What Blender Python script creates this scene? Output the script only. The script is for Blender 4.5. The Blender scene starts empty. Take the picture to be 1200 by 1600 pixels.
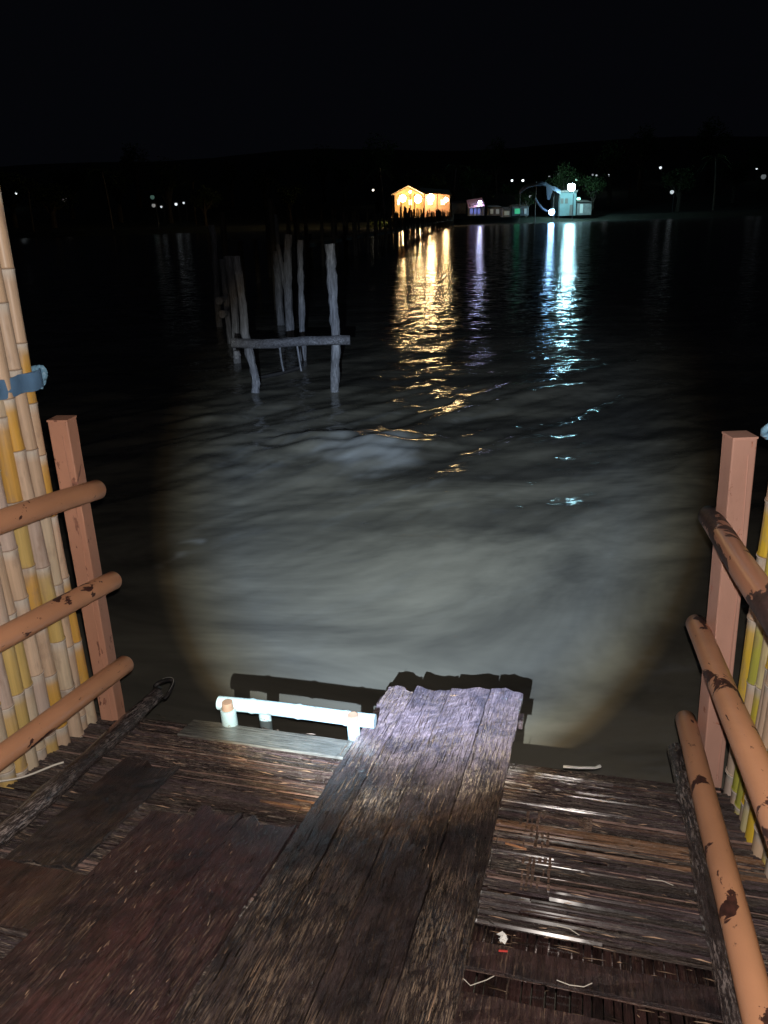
import bpy, math, random
import numpy as np
from mathutils import Vector, Matrix
C = bpy.context.scene.collection
SC = bpy.context.scene
PI = math.pi

# ------------------------------------------------------------------ camera
F = 1240.0; PITCH = math.radians(20.5); ROLL = math.radians(-1.7); H = 2.3
cd = bpy.data.cameras.new('camera'); cam = bpy.data.objects.new('camera', cd); C.objects.link(cam)
cd.sensor_fit = 'VERTICAL'; cd.sensor_height = 36.0; cd.lens = F / 1600 * 36.0
cd.clip_start = 0.05; cd.clip_end = 8000
MC = Matrix.Rotation(PI/2 - PITCH, 3, 'X') @ Matrix.Rotation(ROLL, 3, 'Z')
CP = Vector((0, 0, H))
cam.matrix_basis = Matrix.Translation(CP) @ MC.to_4x4()
SC.camera = cam

# ------------------------------------------------------------------ world, moon, exposure
w = bpy.data.worlds.new('World'); SC.world = w; w.use_nodes = True
wn = w.node_tree; wn.nodes.clear()
sky = wn.nodes.new('ShaderNodeTexSky'); sky.sky_type = 'NISHITA'; sky.sun_disc = False
sky.sun_elevation = math.radians(-5.0); sky.sun_rotation = math.radians(200)
bg = wn.nodes.new('ShaderNodeBackground'); bg.inputs['Strength'].default_value = 0.05
wo = wn.nodes.new('ShaderNodeOutputWorld')
glow = wn.nodes.new('ShaderNodeMix'); glow.data_type = 'RGBA'; glow.blend_type = 'ADD'; glow.inputs[0].default_value = 1
dim = wn.nodes.new('ShaderNodeMix'); dim.data_type = 'RGBA'; dim.blend_type = 'MULTIPLY'; dim.inputs[0].default_value = 1; dim.inputs[7].default_value = (.25, .30, .5, 1)
wn.links.new(sky.outputs[0], dim.inputs[6]); wn.links.new(dim.outputs[2], glow.inputs[6]); glow.inputs[7].default_value = (.026, .030, .046, 1)   # town glow under the cloud
wn.links.new(glow.outputs[2], bg.inputs[0]); wn.links.new(bg.outputs[0], wo.inputs[0])
ld = bpy.data.lights.new('moon', 'SUN'); ld.energy = 0.004; ld.angle = math.radians(10); ld.color = (.75, .85, 1)
lo = bpy.data.objects.new('moon', ld); C.objects.link(lo); lo.rotation_euler = (math.radians(50), 0, math.radians(160))
SC.view_settings.view_transform = 'Standard'; SC.view_settings.look = 'None'
SC.view_settings.exposure = 0; SC.view_settings.gamma = 1; SC.view_settings.use_curve_mapping = False
SC.cycles.max_bounces = 5; SC.cycles.glossy_bounces = 3; SC.cycles.diffuse_bounces = 2
SC.cycles.use_denoising = True; SC.cycles.sample_clamp_indirect = 6; SC.cycles.sample_clamp_direct = 0
SC.cycles.caustics_reflective = False; SC.cycles.caustics_refractive = False

# ------------------------------------------------------------------ pixel helpers (layout only)
def ray(x, y): return MC @ Vector(((x-600)/F, -(y-800)/F, -1.0))
def proj(p):
    q = MC.transposed() @ (Vector(p) - CP); return 600 + F*q[0]/-q[2], 800 - F*q[1]/-q[2]
def at(x, y, Y):
    v = ray(x, y); return CP + v*(Y/v[1])
def at_z(x, y, z=0.0):
    v = ray(x, y); return CP + v*((z-H)/v[2])
AX = ray(925, 580).normalized()                       # the gangway runs down along AX
TX = Vector((AX[1], -AX[0], 0)).normalized(); NX = TX.cross(AX)
P0 = Vector((0, 0, H-1.4))
def D(s, w_, h=0.0): return P0 + AX*s + TX*w_ + NX*h
def px_deck(x, y, h=0.0):
    v = ray(x, y); p = CP + v*(((P0-CP).dot(NX)+h)/v.dot(NX)) - P0
    return p.dot(AX), p.dot(TX)
def px_side(x, y, w_):                                # hit the upright plane at offset w_ along the gangway
    v = ray(x, y); k = (w_ - (CP-P0).dot(TX))/v.dot(TX); return CP + v*k
def up_to(p, ypx):                                    # height of a plumb post on p whose top shows at row ypx
    lo_, hi_ = p[2], p[2]+8
    for _ in range(40):
        m = (lo_+hi_)/2
        if proj((p[0], p[1], m))[1] > ypx: lo_ = m
        else: hi_ = m
    return lo_

# ------------------------------------------------------------------ torch and phone flash (held by the photographer)
def aim(o, target):
    o.rotation_euler = (Vector(target)-o.location).to_track_quat('-Z', 'Y').to_euler()
tl = bpy.data.lights.new('hand_torch', 'SPOT'); tl.energy = 3900; tl.color = (1, 1, 1)
tl.spot_size = math.radians(46); tl.spot_blend = 0.05; tl.shadow_soft_size = 0.008
to = bpy.data.objects.new('hand_torch', tl); C.objects.link(to)
to.location = CP + MC @ Vector((-.20, -.31, 0.0)); aim(to, at_z(668, 765, 0))
tl.use_nodes = True; tn = tl.node_tree                 # the reflector's beam: cool core, narrow warm rim
tcn = tn.nodes.new('ShaderNodeTexCoord'); sx = tn.nodes.new('ShaderNodeSeparateXYZ'); tn.links.new(tcn.outputs['Normal'], sx.inputs[0])
ab = tn.nodes.new('ShaderNodeMath'); ab.operation = 'ABSOLUTE'; tn.links.new(sx.outputs[2], ab.inputs[0])
mr_ = tn.nodes.new('ShaderNodeMapRange'); mr_.inputs[1].default_value = .936; mr_.inputs[2].default_value = 1.0; tn.links.new(ab.outputs[0], mr_.inputs[0])
cr = tn.nodes.new('ShaderNodeValToRGB'); tn.links.new(mr_.outputs[0], cr.inputs[0]); els = cr.color_ramp.elements
for i_ in range(3): els.new(.5)
for e_, (p_, c_) in zip(els, ((.08, (0, 0, 0)), (.17, (.10, .074, .042)), (.31, (.36, .38, .36)), (.55, (.60, .74, .92)), (1., (.74, .88, 1.)))): e_.position = p_; e_.color = (*c_, 1)
em_ = tn.nodes['Emission']; tn.links.new(cr.outputs[0], em_.inputs[0])
fl = bpy.data.lights.new('phone_flash', 'POINT'); fl.energy = 190; fl.color = (1.0, .90, .82); fl.shadow_soft_size = 0.006
fo = bpy.data.objects.new('phone_flash', fl); C.objects.link(fo)
fo.location = CP + MC @ Vector((.012, .035, 0.0))

# ------------------------------------------------------------------ materials
def newmat(name):
    m = bpy.data.materials.new(name); m.use_nodes = True
    nt = m.node_tree; b = nt.nodes['Principled BSDF']; return m, nt, b
def N(nt, t, **kw):
    n = nt.nodes.new(t)
    for k, v in kw.items():
        if k in n.inputs.keys(): n.inputs[k].default_value = v
        else: setattr(n, k, v)
    return n
def ramp(nt, src, stops):
    r = nt.nodes.new('ShaderNodeValToRGB'); nt.links.new(src, r.inputs[0])
    e = r.color_ramp.elements
    while len(e) < len(stops): e.new(0.5)
    for i, (p, c) in enumerate(stops):
        e[i].position = p; e[i].color = (c[0], c[1], c[2], 1) if not isinstance(c, float) else (c, c, c, 1)
    return r
def coords(nt, scale=(1, 1, 1), kind='Object', rot=(0, 0, 0)):
    tc = nt.nodes.new('ShaderNodeTexCoord'); mp = nt.nodes.new('ShaderNodeMapping')
    mp.inputs['Scale'].default_value = scale; mp.inputs['Rotation'].default_value = rot
    nt.links.new(tc.outputs[kind], mp.inputs[0])
    oi = nt.nodes.new('ShaderNodeObjectInfo'); mu = nt.nodes.new('ShaderNodeMath'); mu.operation = 'MULTIPLY'; mu.inputs[1].default_value = 37.
    nt.links.new(oi.outputs['Random'], mu.inputs[0]); ad = nt.nodes.new('ShaderNodeVectorMath'); ad.operation = 'ADD'
    nt.links.new(mp.outputs[0], ad.inputs[0]); nt.links.new(mu.outputs[0], ad.inputs[1]); return ad.outputs[0]
def noise(nt, vec, scale=5., detail=4., rough=.55, dist=0.):
    n = nt.nodes.new('ShaderNodeTexNoise'); nt.links.new(vec, n.inputs['Vector'])
    n.inputs['Scale'].default_value = scale; n.inputs['Detail'].default_value = detail
    n.inputs['Roughness'].default_value = rough; n.inputs['Distortion'].default_value = dist; return n
def mixc(nt, fac, a, b, mode='MIX'):
    m = nt.nodes.new('ShaderNodeMix'); m.data_type = 'RGBA'; m.blend_type = mode
    for sock, v in ((0, fac), (6, a), (7, b)):
        if hasattr(v, 'links') or hasattr(v, 'is_output'): nt.links.new(v, m.inputs[sock])
        else: m.inputs[sock].default_value = (v if sock == 0 else (v[0], v[1], v[2], 1))
    return m.outputs[2]
def bump(nt, b, h, strength=.4, dist=.01):
    n = nt.nodes.new('ShaderNodeBump'); n.inputs['Strength'].default_value = strength; n.inputs['Distance'].default_value = dist
    nt.links.new(h, n.inputs['Height']); nt.links.new(n.outputs[0], b.inputs['Normal'])
def attr(nt, name='col'):
    a = nt.nodes.new('ShaderNodeAttribute'); a.attribute_name = name; return a.outputs['Color']

def simple(name, col, rough=.7, var=.25, scale=6., bmp=.2, metallic=0.):
    m, nt, b = newmat(name); v = coords(nt); n = noise(nt, v, scale, 6)
    lo_ = tuple(c*(1-var) for c in col); hi_ = tuple(min(1, c*(1+var)) for c in col)
    r = ramp(nt, n.outputs[0], [(.3, lo_), (.7, hi_)]); nt.links.new(r.outputs[0], b.inputs['Base Color'])
    b.inputs['Roughness'].default_value = rough; b.inputs['Metallic'].default_value = metallic
    bump(nt, b, n.outputs[0], bmp, .01); return m
def emit(name, col, strength):
    m, nt, b = newmat(name); b.inputs['Base Color'].default_value = (*col, 1)
    b.inputs['Emission Color'].default_value = (*col, 1); b.inputs['Emission Strength'].default_value = strength; return m

def paint_mat(name, paint, rust, cut, scale=14., stretch=(1, 1, 1), rough=.42):
    """Brush paint on steel, flaked off to rust where the noise passes cut."""
    m, nt, b = newmat(name); v = coords(nt, stretch, 'Object')
    n1 = noise(nt, v, scale, 5, .6, .6); n2 = noise(nt, v, 3., 3); n3 = noise(nt, v, 90., 3)
    base = ramp(nt, n2.outputs[0], [(.3, tuple(c*.78 for c in paint)), (.7, tuple(min(1, c*1.12) for c in paint))])
    n4 = noise(nt, v, 38., 4, .7); sp = ramp(nt, n4.outputs[0], [(.66, 0.), (.70, .8)]); n5 = noise(nt, v, 1.6, 5, .7, 1.)
    gr = ramp(nt, n5.outputs[0], [(.45, 0.), (.75, .45)])
    base0 = mixc(nt, gr.outputs[0], base.outputs[0], tuple(c*.55 for c in paint)); base1 = mixc(nt, sp.outputs[0], base0, rust)
    msk = ramp(nt, n1.outputs[0], [(cut, 0.), (cut+.012, 1.)])
    rc = ramp(nt, n3.outputs[0], [(.3, tuple(c*.6 for c in rust)), (.7, tuple(c*1.8 for c in rust))])
    nt.links.new(mixc(nt, msk.outputs[0], base1, rc.outputs[0]), b.inputs['Base Color'])
    rr = ramp(nt, msk.outputs[0], [(0., float(rough)), (1., .62)]); nt.links.new(rr.outputs[0], b.inputs['Roughness'])
    inv = N(nt, 'ShaderNodeMath', operation='MULTIPLY_ADD'); nt.links.new(msk.outputs[0], inv.inputs[0]); inv.inputs[1].default_value = -1.; 
    nt.links.new(n3.outputs[0], inv.inputs[2]); bump(nt, b, inv.outputs[0], .35, .0015)
    return m
M_PIPE = paint_mat('brown_painted_pipe', (.60, .30, .17), (.05, .018, .014), .585, 11., (1, .5, 1))
M_PIPE_WORN = paint_mat('flaked_painted_pipe', (.55, .26, .16), (.05, .026, .024), .47, 7., (1, .4, 1), .35)
M_POST = paint_mat('brown_painted_post', (.60, .31, .21), (.22, .10, .07), .625, 16., (1, 1, .5), .5)
M_POST_PINK = paint_mat('pink_painted_post', (.66, .38, .30), (.36, .16, .11), .64, 16., (1, 1, .5), .5)

def bamboo_mat():
    m, nt, b = newmat('dry_bamboo'); v = coords(nt, (40, 40, 1.4)); n = noise(nt, v, 2.2, 6, .6)
    v2 = coords(nt, (9, 9, 3)); n2 = noise(nt, v2, 2.5, 5, .6)
    r = ramp(nt, n.outputs[0], [(.25, .74), (.75, 1.12)])
    c = mixc(nt, 1.0, attr(nt), r.outputs[0], 'MULTIPLY')
    st = ramp(nt, n2.outputs[0], [(.54, 0.), (.70, .65)])
    nt.links.new(mixc(nt, st.outputs[0], c, (.34, .24, .18)), b.inputs['Base Color'])
    b.inputs['Roughness'].default_value = .42; bump(nt, b, n.outputs[0], .25, .002); return m
M_BAMBOO = bamboo_mat()

def wet_wood(name, tint, stretch, streak=(.40, .24, .12), scut=.60, bmp=.8, rough=(.22, .55), k=1.0, sc=1.0, alt=None, coat=0.):
    """Wet dark timber; grain, worn pale fibres and grime all run along the stretched axis (gangway space)."""
    m, nt, b = newmat(name); v = coords(nt, stretch)
    g = noise(nt, v, 9.*sc, 8, .65, .3); g2 = noise(nt, v, 30.*sc, 6, .7); big = noise(nt, coords(nt), 2.6, 4, .6, .8)
    fl_ = noise(nt, v, 14.*sc, 8, .75, .2)
    r = ramp(nt, g.outputs[0], [(.25, tuple(c*.25 for c in tint)), (.5, tint), (.72, tuple(c*1.9 for c in tint))])
    c = mixc(nt, 1.0, attr(nt), r.outputs[0], 'MULTIPLY')
    if alt:
        bn = noise(nt, coords(nt), 4.5, 5, .65, 1.); ar = ramp(nt, bn.outputs[0], [(.42, 0.), (.60, 1.)])
        c = mixc(nt, ar.outputs[0], c, mixc(nt, 1.0, c, alt, 'MULTIPLY'))
    b1 = ramp(nt, big.outputs[0], [(.41, 0.), (.58, .95)])
    f1 = ramp(nt, fl_.outputs[0], [(scut-.04, 0.), (scut+.05, 1.)])
    mul = N(nt, 'ShaderNodeMath', operation='MULTIPLY'); nt.links.new(b1.outputs[0], mul.inputs[0]); nt.links.new(f1.outputs[0], mul.inputs[1])
    c = mixc(nt, mul.outputs[0], c, streak)
    nt.links.new(c, b.inputs['Base Color'])
    rr = ramp(nt, g2.outputs[0], [(.35, float(rough[0])), (.7, float(rough[1]))]); nt.links.new(rr.outputs[0], b.inputs['Roughness'])
    b.inputs['Specular IOR Level'].default_value = .65
    if coat:                                                    # film of water lying in patches
        wf = noise(nt, coords(nt), 3.2, 4, .6, .7); wr = ramp(nt, wf.outputs[0], [(.38, 0.), (.60, float(coat))])
        nt.links.new(wr.outputs[0], b.inputs['Coat Weight']); b.inputs['Coat Roughness'].default_value = .16; b.inputs['Coat IOR'].default_value = 1.33
    ad = N(nt, 'ShaderNodeMath', operation='ADD'); nt.links.new(g.outputs[0], ad.inputs[0]); nt.links.new(g2.outputs[0], ad.inputs[1])
    bump(nt, b, ad.outputs[0], bmp, .004*k); return m
M_SLAT = wet_wood('wet_bamboo_slats', (.062, .046, .046), (2.0, 26, 14), (.48, .39, .31), .575, 1.3, (.12, .42), coat=.9)
M_BOARD = wet_wood('wet_weathered_board', (.092, .064, .064), (20, 1.3, 16), (.44, .33, .24), .545, 1.4, (.2, .5), alt=(.45, .50, .58), coat=.8)
M_BOARD_DARK = wet_wood('wet_dark_board', (.062, .036, .036), (14, .9, 14), (.26, .18, .13), .575, 1.3, (.2, .5), alt=(.38, .50, .58), coat=.9)
M_POLE_DARK = wet_wood('wet_black_pole', (.045, .034, .034), (10, 1.5, 10), (.45, .38, .36), .54, 1.2, (.10, .35), coat=1.)
M_EDGE = wet_wood('smooth_wet_board', (.14, .14, .13), (1.2, 16, 16), (.30, .28, .24), .60, .35, (.12, .3))
M_CORD = simple('pale_plastic_cord', (.55, .52, .46), .5, .15)
M_WIRE = simple('dull_grey_wire', (.16, .16, .16), .5, .2)
M_SCRAP = simple('white_plastic_scrap', (.75, .75, .73), .3, .1)
M_STRAW = simple('orange_straw', (.42, .20, .10), .45, .2)
M_RED = simple('red_scrap', (.6, .06, .05), .4, .2)
M_BLACKSTRAP = simple('wet_black_rubber', (.02, .019, .02), .25, .4)
M_BAND = simple('blue_rubber_band', (.12, .24, .42), .5, .22, 9., .35)
M_KNOT = simple('light_blue_rubber_knot', (.20, .40, .58), .45, .25, 25., .5)
M_WHITE = paint_mat('white_painted_bamboo', (.40, .54, .57), (.20, .22, .20), .60, 16., (1, 1, 1), .4)
M_PEG = simple('raw_pole_end', (.30, .19, .13), .6, .2, 20.)

_fa = at_z(300, 930); _fb = at_z(900, 700); FLOW_ANG = math.atan2(_fb[1]-_fa[1], _fb[0]-_fa[0])
def water_mat():
    m, nt, b = newmat('muddy_river_water')
    v = coords(nt, (.55, 1.25, 1), 'Object', (0, 0, math.radians(12)))
    # silt and thin foam drifting in streaks: the water's own colour
    s1 = noise(nt, coords(nt, (.20, .60, 1), 'Object', (0, 0, -FLOW_ANG)), 1.0, 5, .58, 1.9)
    r = ramp(nt, s1.outputs[0], [(.36, (.060, .058, .052)), (.48, (.108, .104, .088)), (.62, (.172, .164, .136))])
    foam = attr(nt, 'foam')
    c = mixc(nt, foam, r.outputs[0], (.28, .30, .32))
    nt.nodes.remove(b)
    df = nt.nodes.new('ShaderNodeBsdfDiffuse'); nt.links.new(c, df.inputs['Color'])           # silt below the surface
    gl = nt.nodes.new('ShaderNodeBsdfGlossy'); gl.inputs['Roughness'].default_value = .13
    fr = nt.nodes.new('ShaderNodeFresnel'); fr.inputs['IOR'].default_value = 1.333
    mx = nt.nodes.new('ShaderNodeMixShader'); nt.links.new(fr.outputs[0], mx.inputs[0]); nt.links.new(df.outputs[0], mx.inputs[1]); nt.links.new(gl.outputs[0], mx.inputs[2])
    nt.links.new(mx.outputs[0], nt.nodes['Material Output'].inputs['Surface'])
    n1 = noise(nt, v, 3.2, 3, .55); n2 = noise(nt, v, 13., 3, .6)
    def off(n, k):
        s = N(nt, 'ShaderNodeVectorMath', operation='SUBTRACT'); nt.links.new(n.outputs['Color'], s.inputs[0]); s.inputs[1].default_value = (.5, .5, .5)
        q = N(nt, 'ShaderNodeVectorMath', operation='MULTIPLY'); nt.links.new(s.outputs[0], q.inputs[0]); q.inputs[1].default_value = (k, k, 0)
        return q.outputs[0]
    g = nt.nodes.new('ShaderNodeNewGeometry')
    a1 = N(nt, 'ShaderNodeVectorMath', operation='ADD'); nt.links.new(off(n1, .34), a1.inputs[0]); nt.links.new(off(n2, .42), a1.inputs[1])
    a2 = N(nt, 'ShaderNodeVectorMath', operation='ADD'); nt.links.new(a1.outputs[0], a2.inputs[0]); nt.links.new(g.outputs['Normal'], a2.inputs[1])
    nn = N(nt, 'ShaderNodeVectorMath', operation='NORMALIZE'); nt.links.new(a2.outputs[0], nn.inputs[0]); nt.links.new(nn.outputs[0], gl.inputs['Normal']); nt.links.new(nn.outputs[0], fr.inputs['Normal'])
    return m
M_WATER = water_mat()

# ------------------------------------------------------------------ mesh helpers
class MB:
    def __init__(s): s.v = []; s.f = []; s.c = []
    def add(s, vs, fs, col=(1, 1, 1)):
        o = len(s.v); s.v += [tuple(q) for q in vs]; s.f += [tuple(i+o for i in f) for f in fs]
        s.c += ([col]*len(vs) if not isinstance(col, list) else col)
    def box(s, c, X, Y, Z, col=(1, 1, 1)):
        """box with centre c and half-extent vectors X, Y, Z"""
        c, X, Y, Z = map(Vector, (c, X, Y, Z))
        vs = [c+X*i+Y*j+Z*k for i in (-1, 1) for j in (-1, 1) for k in (-1, 1)]
        s.add(vs, [(0, 1, 3, 2), (4, 6, 7, 5), (0, 4, 5, 1), (2, 3, 7, 6), (0, 2, 6, 4), (1, 5, 7, 3)], col)
    def tube(s, pts, rad, n=12, col=(1, 1, 1), caps=True, cols=None, jit=0.):
        pts = [Vector(p) for p in pts]; m = len(pts)
        if not hasattr(rad, '__len__'): rad = [rad]*m
        t0 = (pts[-1]-pts[0]).normalized() if (pts[-1]-pts[0]).length > 1e-6 else Vector((0, 0, 1))
        ref = Vector((0, 0, 1)) if abs(t0[2]) < .8 else Vector((1, 0, 0))
        vs = []; cc = []
        for i, p in enumerate(pts):
            t = (pts[min(i+1, m-1)]-pts[max(i-1, 0)]).normalized()
            u = t.cross(ref)
            if u.length < 1e-5: u = t.orthogonal()
            u.normalize(); w_ = t.cross(u)
            for k in range(n):
                a = 2*PI*k/n; r = rad[i]*(1+random.uniform(-jit, jit))
                vs.append(p+u*math.cos(a)*r+w_*math.sin(a)*r); cc.append(cols[i] if cols else col)
        fs = [(i*n+k, i*n+(k+1) % n, (i+1)*n+(k+1) % n, (i+1)*n+k) for i in range(m-1) for k in range(n)]
        if caps: fs += [tuple(range(n))[::-1], tuple((m-1)*n+k for k in range(n))]
        s.add(vs, fs, cc)
    def build(s, name, mat, parent=None, smooth=False, bevel=0., origin=None, frame=None):
        me = bpy.data.meshes.new(name)
        vs = s.v
        if frame is not None:
            inv = frame.inverted(); vs = [tuple(inv @ Vector(q)) for q in vs]
        me.from_pydata(vs, [], s.f); me.materials.append(mat)
        a = me.color_attributes.new('col', 'FLOAT_COLOR', 'POINT')
        a.data.foreach_set('color', np.array([(c[0], c[1], c[2], 1.) for c in s.c], dtype=np.float32).ravel())
        if smooth:
            me.polygons.foreach_set('use_smooth', [True]*len(me.polygons))
            me.set_sharp_from_angle(angle=math.radians(40))
        o = bpy.data.objects.new(name, me); C.objects.link(o)
        if parent: o.parent = parent; o.matrix_parent_inverse = Matrix.Identity(4)
        if frame is not None:
            o.matrix_basis = (parent_world(parent).inverted() @ frame) if parent else frame
        elif parent: o.matrix_basis = parent_world(parent).inverted()
        if bevel:
            b = o.modifiers.new('bevel', 'BEVEL'); b.width = bevel; b.segments = 2; b.limit_method = 'ANGLE'
        return o
def parent_world(p):
    return (parent_world(p.parent) @ p.matrix_basis) if p.parent else p.matrix_basis.copy()
def tag(o, label=None, cat=None, group=None, kind=None):
    if label: o['label'] = label
    if cat: o['category'] = cat
    if group: o['group'] = group
    if kind: o['kind'] = kind
    return o
def thing(name, label, cat, loc, group=None, rot=None):
    o = bpy.data.objects.new(name, None); C.objects.link(o); o.empty_display_size = .2
    m = Matrix.Translation(Vector(loc))
    if rot is not None: m = m @ rot.to_4x4()
    o.matrix_basis = m; tag(o, label, cat, group); return o
def copy_tree(o, parent=None):
    c = o.copy(); C.objects.link(c); c.parent = parent
    if parent: c.matrix_parent_inverse = Matrix.Identity(4); c.matrix_basis = o.matrix_basis.copy()
    for ch in o.children: copy_tree(ch, c)
    return c
GF = Matrix.Translation(P0) @ Matrix((TX, AX, NX)).transposed().to_4x4()     # gangway frame: x across, y down the slope, z up
GR = Matrix((TX, AX, NX)).transposed()

# ------------------------------------------------------------------ numpy Perlin
rs = np.random.RandomState(7); PERM = rs.permutation(512); GA = rs.rand(512)*2*PI
def perlin(x, y):
    xi = np.floor(x).astype(int); yi = np.floor(y).astype(int); xf = x-xi; yf = y-yi
    def g(ix, iy, fx, fy):
        a = GA[(PERM[(ix) % 512]+iy*57) % 512]; return np.cos(a)*fx+np.sin(a)*fy
    u = xf**3*(xf*(xf*6-15)+10); v = yf**3*(yf*(yf*6-15)+10)
    n0 = g(xi, yi, xf, yf)*(1-u)+g(xi+1, yi, xf-1, yf)*u
    n1 = g(xi, yi+1, xf, yf-1)*(1-u)+g(xi+1, yi+1, xf-1, yf-1)*u
    return n0*(1-v)+n1*v
def smooth(a, b, x): t = np.clip((x-a)/(b-a), 0, 1); return t*t*(3-2*t)

def polar_grid(name, rr, th, zfun, mat, foamfun=None):
    R, T = np.meshgrid(rr, th, indexing='ij'); X = R*np.sin(T); Y = R*np.cos(T); Z = zfun(X, Y, R)
    nr, nth = R.shape; co = np.stack([X, Y, Z], -1).reshape(-1, 3)
    i = np.arange(nr-1)[:, None]*nth+np.arange(nth)[None, :]; j = np.arange(nr-1)[:, None]*nth+(np.arange(nth)[None, :]+1) % nth
    q = np.stack([i, j, j+nth, i+nth], -1).reshape(-1, 4)
    me = bpy.data.meshes.new(name); me.vertices.add(len(co)); me.vertices.foreach_set('co', co.ravel().astype(np.float32))
    c = co.shape[0]
    me.loops.add(q.size+nth); me.polygons.add(len(q)+1)
    me.loops.foreach_set('vertex_index', np.concatenate([q.ravel(), np.arange(nth)[::-1]]).astype(np.int32))
    st = np.concatenate([np.arange(len(q))*4, [len(q)*4]]); me.polygons.foreach_set('loop_start', st.astype(np.int32))
    me.update(calc_edges=True); me.polygons.foreach_set('use_smooth', [True]*len(me.polygons)); me.materials.append(mat)
    if foamfun is not None:
        a = me.color_attributes.new('foam', 'FLOAT_COLOR', 'POINT'); fv = foamfun(X, Y).ravel()
        a.data.foreach_set('color', np.stack([fv, fv, fv, np.ones_like(fv)], -1).astype(np.float32).ravel())
    me.validate(); o = bpy.data.objects.new(name, me); C.objects.link(o)
    if me.polygons[0].normal.z < 0: me.flip_normals()
    tag(o, kind='structure'); return o

# flow frame: streaks rise to the right in the picture
fa = at_z(300, 930); fb = at_z(900, 700); FD = (fb-fa); FA = math.atan2(FD[1], FD[0])
HUMP = at_z(562, 700); HOOK = at_z(262, 860)
def fcoord(X, Y):
    c, s_ = math.cos(FA), math.sin(FA); return X*c+Y*s_, -X*s_+Y*c
def wave(X, Y, R):
    a, b = fcoord(X, Y); wx = perlin(a*.35+3, b*.5)*1.1; 
    z = .040*perlin(a*.28+wx, b*.85+9)+.024*perlin(a*.6+wx*1.5+5, b*1.7+2)+.0075*perlin(a*1.7+11, b*4.0+wx)+.004*perlin(a*4.2, b*8.5+7)
    d = np.sqrt(((X-HUMP[0]+.25)/1.15)**2+((Y-HUMP[1])/.7)**2)
    z = z+.075*np.exp(-d**2)*(1+.6*perlin(X*2.1, Y*4))
    # standing waves where the current passes the ruined posts
    d2 = np.exp(-(((X+.9)/3.2)**2+((Y-9.6)/2.6)**2)); z = z+d2*.022*perlin(a*1.2+40, b*3.4)
    near = smooth(3.2, 6.5, R)*.85+.15
    return z*near*(1+1.1*np.exp(-((R-9.5)/2.6)**2))*(1-smooth(9, 26, R)*.98)
def foam(X, Y):
    a, b = fcoord(X, Y)
    hx = (X-HUMP[0])/.62; hy = (Y-HUMP[1])/.95; rr_ = np.hypot(hx*.8+.1, hy+.25*hx)+.3*perlin(X*2.5+4, Y*3)
    edge_ = 1-smooth(.55, 1.0, rr_); f = edge_*np.clip(.22+.42*smooth(-1, .9, hx-.9*hy)+.5*perlin(a*3, b*9), 0, 1)*smooth(-1.3, -.1, hx)
    f = f+.5*np.clip(.1+perlin(a*1.6+8, b*6)+.5*perlin(a*5, b*15), 0, 1)*np.exp(-((Y-HUMP[1])/.8)**2)*smooth(-2.6, -.4, X-HUMP[0])*(1-smooth(0, .5, X-HUMP[0]))
    th_ = np.arctan2(Y-HOOK[1], X-HOOK[0]); r = np.hypot(X-HOOK[0], Y-HOOK[1])
    f = f+.55*np.exp(-((r-.20-.07*np.sin(3*th_))/.05)**2)*smooth(-.1, .5, np.cos(th_+.2))*np.clip(.5+1.8*perlin(X*7, Y*7), 0, 1)
    f = f+.22*smooth(.22, .5, perlin(a*.9+3, b*4+8)+.5*perlin(a*5, b*12))*np.exp(-((Y-9)/3.2)**2-((X+.6)/2.6)**2)
    return np.clip(f, 0, .8)
rr = np.concatenate([[.25, .5, .8], np.exp(np.linspace(math.log(1.0), math.log(75), 640)), np.exp(np.linspace(math.log(78), math.log(5000), 40))])
th = np.concatenate([np.radians(np.linspace(-36, 36, 560)), np.radians(np.linspace(37, 323, 144))])
river = polar_grid('river', rr, th, wave, M_WATER, foam)

def land(x, y):
    """height of the ground: river bed, far bank and hill, near bank behind the camera"""
    x = np.asarray(x, float); y = np.asarray(y, float)
    sh = y-(171+6*np.sin(x*.02+1)-.0*x); sh2 = np.minimum(sh, 1e9)
    z = -2.2+3.2*smooth(-6, 3, sh2)+30*smooth(8, 300, sh2)+10*perlin(x*.008, y*.008)*smooth(40, 250, sh2)+.5*perlin(x*.08, y*.08)*smooth(0, 30, sh2)
    nb = -y-6; z = np.maximum(z, -2.2+4.0*smooth(-2, 5, nb)+.2*perlin(x*.3, y*.3))
    return z
M_LAND = simple('dark_hillside_soil', (.045, .05, .03), .95, .4, .3, .4)
polar_grid('hillside', np.concatenate([[1.], np.exp(np.linspace(math.log(4), math.log(5200), 170))]), np.radians(np.linspace(0, 358.5, 240)), lambda X, Y, R: land(X, Y)+0*R, M_LAND)

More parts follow.
